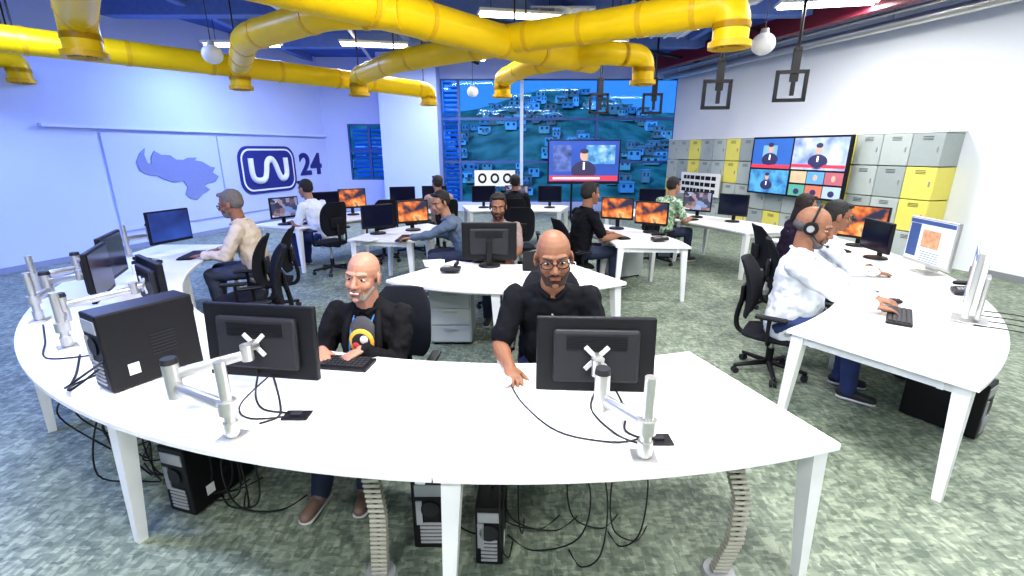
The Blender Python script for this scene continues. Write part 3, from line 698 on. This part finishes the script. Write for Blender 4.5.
    if jacket is not None:
        c0=up(.33)+V((0,.122*gi,0)); mt=mat('tee_'+tag,(.07,.07,.08),.85)
        b=MB(); b.ell(c0,(.092,.034,.15),mt)
        for sx in(-1,1): b.tube([nb+V((sx*.07,.03,.0)),nb+V((sx*.092,.118,-.08)),c0+V((sx*.098,.03,-.02)),c0+V((sx*.08,.04,-.16))],.020,mC,8,5)
        b.build('tshirt_front',rt)
        b=MB(); pc=c0+V((0,.032,-.0)); b.ell(pc,(.076,.014,.082),mat('print_gold',(.80,.45,.06),.6)); b.ell(pc+V((0,.005,0)),(.058,.014,.062),mat('print_black',(.02,.02,.02),.6)); b.ell(pc+V((-.018,.011,.018)),(.026,.012,.028),mat('print_white',(.8,.75,.7),.6))
        b.ell(pc+V((.024,.011,-.016)),(.026,.012,.024),mat('print_red',(.65,.05,.05),.6)); b.ell(pc+V((-.020,.011,-.030)),(.018,.012,.014),mat('print_gold',(.75,.42,.06),.6)); b.cap(pc+V((-.06,.004,-.085)),pc+V((.06,.004,-.085)),.010,.010,mat('print_white',(.8,.75,.7),.6))
        b.tube([nb+V((-.06,.02,.0)),nb+V((-.05,.12,-.07)),c0+V((-0.03,.045,-.02)),c0+V((0.04,.055,-.12))],.005,mat('lanyard',(.05,.2,.5),.6),6,5); b.tube([nb+V((.06,.02,.0)),nb+V((.06,.12,-.07)),c0+V((0.07,.045,-.04)),c0+V((0.04,.055,-.12))],.005,mat('lanyard',(.05,.2,.5),.6),6,5)
        b.box(c0+V((.04,.055,-.15)),(.05,.008,.07),M_paper); b.build('tshirt_print',rt)
    b=MB(); b.cap(H0+V((-.07,0,-.01)),H0+V((.07,0,-.01)),.115*q*gi,.115*q*gi,mP,k=(.95,1)); sh=MB(); mSh=mat('shoe_'+tag,shoe,.5); mSo=mat('shoe_sole',(.5,.5,.5),.6)
    for sx in(-1,1):
        Hp=H0+V((sx*.09,0,-.01)); A=V((sx*footsp,feet+(0.03*sx),.075)); K,A=ik(Hp,A,.42,.41,V((sx*.1,.6,1)))
        b.cap(Hp,K,.094*q,.070*q,mP); b.cap(K,K+(A-K)*.4,.068*q,.062*q,mP); b.cap(K+(A-K)*.4,A,.062*q,.052*q,mP)
        sh.cap(A+V((0,-.03,-.028)),A+V((sx*.015,.14,-.04)),.040,.034,mSh,side=(1,0,0),k=(1,.95)); sh.cap(A+V((0,-.01,0)),A+V((0,.03,-.02)),.04,.036,mSh)
        sh.cap(A+V((0,-.035,-.060)),A+V((sx*.017,.145,-.060)),.042,.040,mSo,side=(1,0,0),k=(1,.36))
    b.build('trousers',rt,voxel=max(vox,.006)+.001,smooth_it=3,disp=.018,dsize=.09); sh.build('shoes',rt)
    return rt

SK1=(.27,.13,.075); SK2=(.43,.22,.145); SK3=(.38,.20,.13)
# near right man
person('man',.25,2.88,(-.05,-1),1.12,.49,22,hyaw=2,hpitch=-8,hr=(-.01,2.35,.785),hl=(.40,2.40,.79),shirt=(.009,.010,.013),skin=SK1,hstyle='bald',hair=(.05,.035,.03),glasses=True,beard=(.05,.030,.022),vox=.004,feet=.2,belly=1,hs=1.16,gi=1.08,roll=3)
chair(.27,3.02,(-.05,-1),.46)
# near left man
person('man',-.92,2.92,(-.06,-1),1.08,.32,6,hyaw=-4,hpitch=2,hr=(-1.13,2.58,.785),hl=(-.90,2.58,.785),shirt=(.010,.010,.012),skin=SK2,hstyle='bald',hair=(.22,.18,.16),beard=(.22,.18,.155),sleeve='long',vox=.004,feet=.62,smile=True,jacket=1,pants=(.03,.04,.07),shoe=(.2,.13,.1),hs=1.18,gi=1.16,roll=-4)
chair(-.84,3.10,(-.10,-1),.32)
# white shirt headset man
fa=V((.80,-.60)); person('man',2.36,3.80,fa,1.14,.43,3,hyaw=0,hpitch=-14,hr=(2.76,3.34,.785),hl=(2.93,3.60,.785),shirt=(.72,.75,.79),pants=(.03,.05,.15),skin=(.30,.15,.09),hstyle='bald',hair=(.10,.09,.09),beard=(.12,.10,.09),sleeve='long',vox=.004,feet=.42,headset=True,belly=1,hs=1.18,gi=1.16)
chair(2.30,3.86,fa,.41)
person('man',3.05,4.72,(.9,-.4),1.08,.46,14,hpitch=-12,hr=(3.55,4.42,.785),hl=(3.62,4.68,.785),shirt=(.68,.72,.78),pants=(.04,.05,.12),skin=SK1,hair=(.02,.018,.016),sleeve='long',vox=.006,glasses=True,hs=1.12)
chair(2.98,4.76,(.9,-.4),.42)
person('woman',3.4,5.75,(1,-.1),1.05,.46,12,hpitch=-10,shirt=(.03,.02,.04),skin=SK3,hair=(.02,.012,.01),hstyle='long',vox=.007,fem=True)
chair(3.32,5.76,(1,-.1),.42)
# inner ring
person('man',.93,6.45,(.95,.35),1.14,.46,10,hpitch=-5,hr=(1.45,6.42,.785),hl=(1.38,6.75,.785),shirt=(.008,.008,.011),skin=SK1,hair=(.02,.018,.016),vox=.006,hs=1.12,gi=1.1)
chair(.86,6.42,(.95,.35),.42)
person('man',-.62,6.35,(-.95,-.15),1.1,.44,28,hyaw=35,hpitch=-16,hr=(-1.12,6.65,.785),hl=(-1.42,6.15,.785),shirt=(.13,.17,.23),skin=SK3,hair=(.02,.018,.016),vox=.006,sleeve='long',hs=1.12)
chair(-.50,6.37,(-.95,-.15),.42)
person('man',-.16,5.6,(0,-1),1.05,.48,10,hpitch=-10,hr=(-.3,5.1,.785),hl=(.0,5.1,.785),shirt=(.30,.22,.20),skin=SK1,hair=(.02,.015,.012),vox=.006,beard=(.03,.02,.02),hs=1.12)
chair(-.14,5.72,(0,-1),.42)
chair(.12,7.25,(0,1),.5)
# left side
person('man',-3.05,5.5,(-.97,-.25),1.12,.46,14,hyaw=-5,hpitch=-14,hr=(-3.52,5.55,.785),hl=(-3.5,5.2,.785),shirt=(.62,.52,.42),skin=(.28,.13,.08),hair=(.16,.14,.13),beard=(.2,.18,.17),glasses=True,sleeve='long',vox=.006,pants=(.05,.06,.10),hs=1.12,gi=1.12)
chair(-2.93,5.52,(-.97,-.25),.42)
chair(-2.38,4.12,(-.85,-.5),.46); chair(-2.85,4.75,(-.95,-.3),.46)
person('man',-3.15,7.75,(-.9,.35),1.12,.46,20,hpitch=-10,shirt=(.70,.75,.86),skin=SK3,hair=(.02,.018,.016),vox=.007,pants=(.03,.05,.16))
chair(-2.92,7.45,(-.75,.65),.54)
chair(-2.3,8.3,(-.6,.8),.5)
# far
person('man',-1.35,9.0,(-.5,.86),1.1,.46,10,shirt=(.45,.33,.28),skin=SK3,hair=(.04,.03,.025),vox=.008); chair(-1.3,8.92,(-.5,.86),.44)
person('man',.06,9.2,(0,1),1.1,.46,6,shirt=(.02,.02,.025),skin=SK1,hair=(.02,.018,.016),vox=.008); chair(.06,9.12,(0,1),.44)
person('man',2.62,8.15,(.9,.42),1.12,.46,12,hpitch=-8,shirt=(.3,.4,.3),skin=SK3,hair=(.02,.018,.016),vox=.007,check=True); chair(2.54,8.11,(.9,.42),.42)
chair(-1.9,8.9,(-.5,.86),.46)

# ---------------------------------------------------------------- desk items
monitor(.39,2.04,1.01,(.05,1),.55,.36,stand='arm',post=(.53,1.62),joint=(.39,1.83),tilt=-6)
monitor(-1.25,2.20,1.01,(.14,.98),.59,.38,stand='arm',post=(-1.20,1.76),joint=(-1.54,1.93),tilt=-4)
monitor(-2.60,3.30,1.00,(.62,.78),.50,.36,stand='arm',post=(-2.78,2.72),joint=(-2.98,2.95))
monitor(-3.20,3.55,1.02,(.85,.45),.55,.38,stand='arm',post=(-3.42,3.20),joint=(-3.55,3.45))
monitor(-3.50,4.05,1.04,(.88,.40),.55,.38,stand='arm',post=(-3.95,3.75),joint=(-3.85,4.05))
monitor(-4.05,5.55,1.06,(.98,-.3),.52,.38,stand='arm',post=(-4.45,5.35),joint=(-4.35,5.6),scr=ramp_mat('screen_dusk',[(.3,(.01,.02,.10)),(.7,(.03,.08,.32))],3,.4))
tower(-1.98,2.36,(.5,.87),.74)
keyboard(.38,2.30,(0,-1)); mouse(-.03,2.24,(0,-1),m=M_white)
keyboard(-1.02,2.48,(-.15,-1))
keyboard(2.86,3.27,(.78,-.63)); mouse(3.08,3.60,(.8,-.6)); keyboard(3.72,4.35,(.9,-.4),white=True,w=.4); mouse(3.72,4.78,(.9,-.3)); keyboard(4.0,5.75,(1,0))
monitor(3.28,3.24,1.05,(-.72,.69),.56,.46,scr='doc',white=True)
monitor(4.12,4.58,1.05,(-.90,.10),.62,.46,scr='doc',white=True)
monitor(4.40,5.95,1.05,(-.85,-.52),.62,.42,scr=M_scr_or); monitor(4.10,5.25,1.0,(-.98,.1),.5,.34)
monitor(-.24,4.93,1.0,(0,1),.58,.40)
monitor(1.62,7.3,1.06,(-.45,-.89),.5,.34,scr=M_scr_or); monitor(2.05,6.95,1.03,(-.6,-.8),.5,.34,scr=M_scr_or)
monitor(-1.5,7.15,1.03,(.45,-.89),.48,.34,scr=M_scr_or); monitor(-1.95,6.85,1.0,(.6,-.8),.48,.34)
monitor(-3.72,7.75,1.02,(.8,-.6),.48,.34,scr=M_scr_ed); monitor(-3.0,8.95,1.05,(.5,-.87),.5,.36,scr=M_scr_or); monitor(-3.35,8.5,1.03,(.6,-.8),.5,.36)
monitor(-2.2,9.6,1.05,(.3,-.95),.5,.34); monitor(-1.6,9.85,1.05,(.2,-.98),.5,.34)
monitor(.1,10.2,1.03,(0,-1),.5,.34,scr=M_scr_ed); monitor(-.6,10.1,1.03,(.1,-1),.5,.34); monitor(.8,10.1,1.03,(-.1,-1),.5,.34)
monitor(3.35,8.6,1.03,(-.6,-.8),.5,.36,scr=M_scr_ed); monitor(3.75,8.05,1.03,(-.75,-.66),.5,.36); monitor(2.7,9.2,1.03,(-.5,-.86),.5,.36)
for x,y,f in((-.2,5.08,(0,-1)),(1.5,6.6,(.95,.3)),(-1.5,6.45,(-1,0)),(-3.72,5.35,(-1,-.2)),(-3.4,7.95,(-.9,.4)),(3.1,8.4,(.8,.5)),(.06,9.82,(0,1))): keyboard(x,y,f)
def phone(x,y,face):
    rt=root('desk_telephone',(x,y,.745),yaw_of(face)); b=MB(); b.box((0,0,.03),(.19,.2,.04),M_blk2,R=Rx(.15),bev=.01); b.cap((-.06,-.08,.075),(-.06,.08,.085),.02,.02,M_blk,n=8); b.box((.04,.05,.062),(.08,.05,.006),M_chr,R=Rx(.15))
    for i in range(3):
        for j in range(4): b.box((.015+.025*i,-.07+.022*j,.048+.003*j),(.016,.014,.008),M_chr)
    b.build('phone',rt)
phone(-.62,4.62,(0,-1)); phone(3.9,3.85,(.8,-.5)); phone(-3.9,4.9,(-1,0)); phone(2.0,6.3,(1,0))
def papers(x,y,a,z=.741):
    rt=root('paper_stack',(x,y,z),a); b=MB()
    for k in range(3): b.box((rnd.uniform(-.01,.01),rnd.uniform(-.01,.01),.002+.003*k),(.21,.297,.002),M_paper,R=Rz(rnd.uniform(-.1,.1)))
    for k in range(8): b.box((-.01,.10-.028*k,.0095),(.15,.006,.0006),M_chr)
    b.build('sheets',rt)
papers(.0,4.4,.4); papers(-.85,5.0,.2); papers(-4.2,4.75,.8); papers(1.75,6.15,.3); papers(-2.0,6.4,1.1)
def cup(x,y,c):
    rt=root('coffee_cup',(x,y,.741)); b=MB(); m=mat('cup%d'%int(c[0]*100),c,.4)
    rg=[[V((rr*math.cos(g),rr*math.sin(g),z)) for g in[2*math.pi*k/16 for k in range(16)]] for rr,z in((.028,0),(.036,.09),(.033,.09),(.026,.01))]
    b.loft(rg,m); b.tube([(.034,0,.075),(.058,0,.065),(.056,0,.03),(.031,0,.02)],.005,m,6,4); b.build('cup',rt)
cup(.6,4.75,(.8,.8,.8)); cup(-3.75,4.55,(.75,.75,.8)); cup(2.9,8.75,(.7,.7,.7))
rt=root('laptop',(.28,4.78,.741),yaw_of((0,-1))); b=MB(); b.box((0,0,.01),(.34,.24,.016),M_blk2,bev=.004); b.box((0,.15,.11),(.34,.012,.22),M_blk,R=Rx(-.25),bev=.004); b.box((0,.0,.02),(.28,.10,.003),M_key); b.build('laptop_body',rt)
rt=root('smartphone',(3.12,3.95,.742),.5); b=MB(); b.box((0,0,.005),(.075,.15,.009),M_blk,bev=.003); b.box((0,0,.0105),(.066,.135,.002),M_glassy); b.build('phone_body',rt)
tower(-.40,2.12,(0,1),0); tower(-.10,1.98,(.05,1),0,s=(.13,.36,.33)); tower(-1.75,2.35,(.3,1),0); tower(3.15,3.05,(-.5,.8),0); tower(-3.35,3.6,(.8,.6),0)
tower(.75,4.6,(0,1),0)
def pedestal(x,y,face):
    rt=root('drawer_pedestal',(x,y,0),yaw_of(face)); b=MB(); m=mat('pedestal_grey',(.42,.45,.45),.5); b.box((0,0,.31),(.42,.5,.56),m,bev=.008)
    for k in range(3): b.box((0,.255,.13+.185*k),(.39,.02,.17),m,bev=.005); b.box((0,.27,.18+.185*k),(.14,.012,.014),M_chr)
    for sx in(-1,1):
        for sy in(-1,1): b.cyl((sx*.17-.01,sy*.2,.02),(sx*.17+.01,sy*.2,.02),.02,.02,M_blk,10); b.cyl((sx*.17,sy*.2,.02),(sx*.17,sy*.2,.05),.008,.008,M_blk,8)
    b.build('pedestal',rt)
pedestal(-.62,4.72,(0,-1)); pedestal(1.75,7.3,(-1,-.5)); pedestal(-3.9,4.5,(1,.3))
def spine(pts):
    c=V(pts[0]); rt=root('cable_management_spine',(c.x,c.y,0)); b=MB(); o=rt.location.copy(); P=[V(p) for p in pts]; n=26
    for i in range(n):
        t=i/(n-1)*(len(P)-1); k=min(int(t),len(P)-2); q=P[k].lerp(P[k+1],t-k)
        b.box(q,(.075,.045,.016),mat('spine_plastic',(.42,.41,.34),.5),bev=.004); b.cyl(q-V((0,0,.014)),q+V((0,0,.014)),.016,.016,M_blk2,8)
    b.cyl((P[-1].x,P[-1].y,0),(P[-1].x,P[-1].y,.02),.08,.07,M_chr,18); b.build('spine_links',rt,off=o)
spine([(-.62,1.72,.70),(-.60,1.74,.35),(-.62,1.75,.03)]); spine([(.93,1.72,.70),(1.02,1.74,.45),(1.03,1.76,.2),(.98,1.76,.03)]); spine([(-1.95,2.45,.7),(-1.92,2.5,.3),(-1.95,2.5,.03)])
cable([(.0,2.19,.75),(.06,2.02,.746),(.2,1.8,.746),(.42,1.72,.746),(.56,1.75,.746)])
cable([(.42,2.0,.88),(.36,1.9,.80),(.45,1.78,.746),(.55,1.70,.746)],.005); cable([(.48,2.0,.86),(.52,1.9,.78),(.50,1.8,.746),(.6,1.72,.748)],.005)
cable([(-1.28,2.16,.86),(-1.25,2.05,.78),(-1.18,1.98,.747),(-1.05,1.95,.746)],.005); cable([(-1.2,2.14,.84),(-1.12,2.02,.77),(-1.08,1.92,.747),(-1.14,1.86,.746)],.005); cable([(-1.22,2.14,.84),(-1.30,2.0,.76),(-1.2,1.9,.747),(-1.0,1.93,.746)],.004)
for k in range(11):
    x=-2.35+rnd.uniform(-.35,.35); y=6.1-math.sqrt(4.2**2-x*x)+rnd.uniform(-.1,.1)
    z1=rnd.uniform(.15,.4); dx=rnd.uniform(-.18,.18)
    cable([(x,y,.70),(x+dx,y-.12,.5),(x+dx*1.4,y-.16,z1),(x+dx*.4,y-.05,.04),(x+dx*2,y+.1,.006)],.005)
for k in range(10):
    x=rnd.uniform(-.25,.6); y=1.8+rnd.uniform(-.08,.2); dx=rnd.uniform(-.15,.15)
    cable([(x,y,.70),(x+dx,y-.04,.45),(x+dx*.7,y-.02,.15),(x-dx,y+.05,.008),(x-dx*2,y+.15,.006)],.004)
for k in range(9):
    x=-1.6+rnd.uniform(-.3,.3); y=6.1-math.sqrt(4.25**2-x*x); dx=rnd.uniform(-.2,.2)
    cable([(x,y,.70),(x+dx,y-.05,.4),(x+dx*.7,y-.02,.12),(x-dx,y+.08,.008),(x-dx*2,y+.2,.006)],.005)
for k in range(4):
    x=3.1+.12*k; y=3.0+.1*k; cable([(x+.15,y+.1,.746),(x+.3,y+.0,.747),(x+.38,y-.12,.746),(x+.2,y-.2,.746)],.004)
cable([(-2.0,2.2,.95),(-2.12,2.05,.85),(-2.3,2.2,.75),(-2.25,2.45,.746)],.006); cable([(-2.05,2.2,.9),(-2.2,2.1,.78),(-2.4,2.35,.746),(-2.6,2.6,.746)],.006)
cable([(-2.7,3.1,.9),(-2.6,2.9,.76),(-2.4,2.7,.746),(-2.2,2.6,.746)],.005); cable([(-2.5,2.6,.747),(-2.75,2.55,.747),(-3.0,2.8,.747),(-3.3,3.1,.747)],.005); cable([(-1.75,2.7,.747),(-1.6,2.85,.747),(-1.5,2.6,.747),(-1.62,2.45,.747)],.005)
for x,y in((.62,1.74),(-1.0,1.93)):
    rt=root('cable_grommet',(x,y,.741)); b=MB(); b.box((0,0,.004),(.12,.08,.008),M_blk,bev=.003); b.box((0,0,.012),(.05,.03,.015),M_blk2,bev=.003); b.build('grommet',rt)
rt=root('backpack',(3.45,3.75,0)); b=MB(); m=mat('backpack_fabric',(.03,.03,.035),.85); b.cap((0,0,.13),(0,.0,.33),.13,.11,m,k=(1.2,.8)); b.cap((0,-.1,.12),(0,-.1,.2),.07,.06,m,k=(1.3,.6)); b.tube([(-.05,0,.42),(0,0,.47),(.05,0,.42)],.01,m,6,4); b.build('bag',rt)

# ---------------------------------------------------------------- world, camera
w=bpy.data.worlds.new('sky'); scn.world=w; w.use_nodes=True; nt=w.node_tree; bg=nt.nodes['Background']
tcw=nt.nodes.new('ShaderNodeTexCoord'); sp=nt.nodes.new('ShaderNodeSeparateXYZ'); nt.links.new(tcw.outputs['Generated'],sp.inputs[0])
rp=nt.nodes.new('ShaderNodeValToRGB'); rp.color_ramp.elements[0].color=(.60,.78,1,1); rp.color_ramp.elements[1].color=(.15,.35,.9,1)
nt.links.new(sp.outputs[2],rp.inputs[0]); nt.links.new(rp.outputs[0],bg.inputs[0]); bg.inputs[1].default_value=1.0
cam=bpy.data.cameras.new('camera'); co=bpy.data.objects.new('camera',cam); COL.objects.link(co)
co.location=(0,0,1.93); co.rotation_euler=(rad(90-16.4),0,0); cam.sensor_width=36; cam.lens=470/1024*36; cam.clip_start=.05; cam.clip_end=300
scn.camera=co
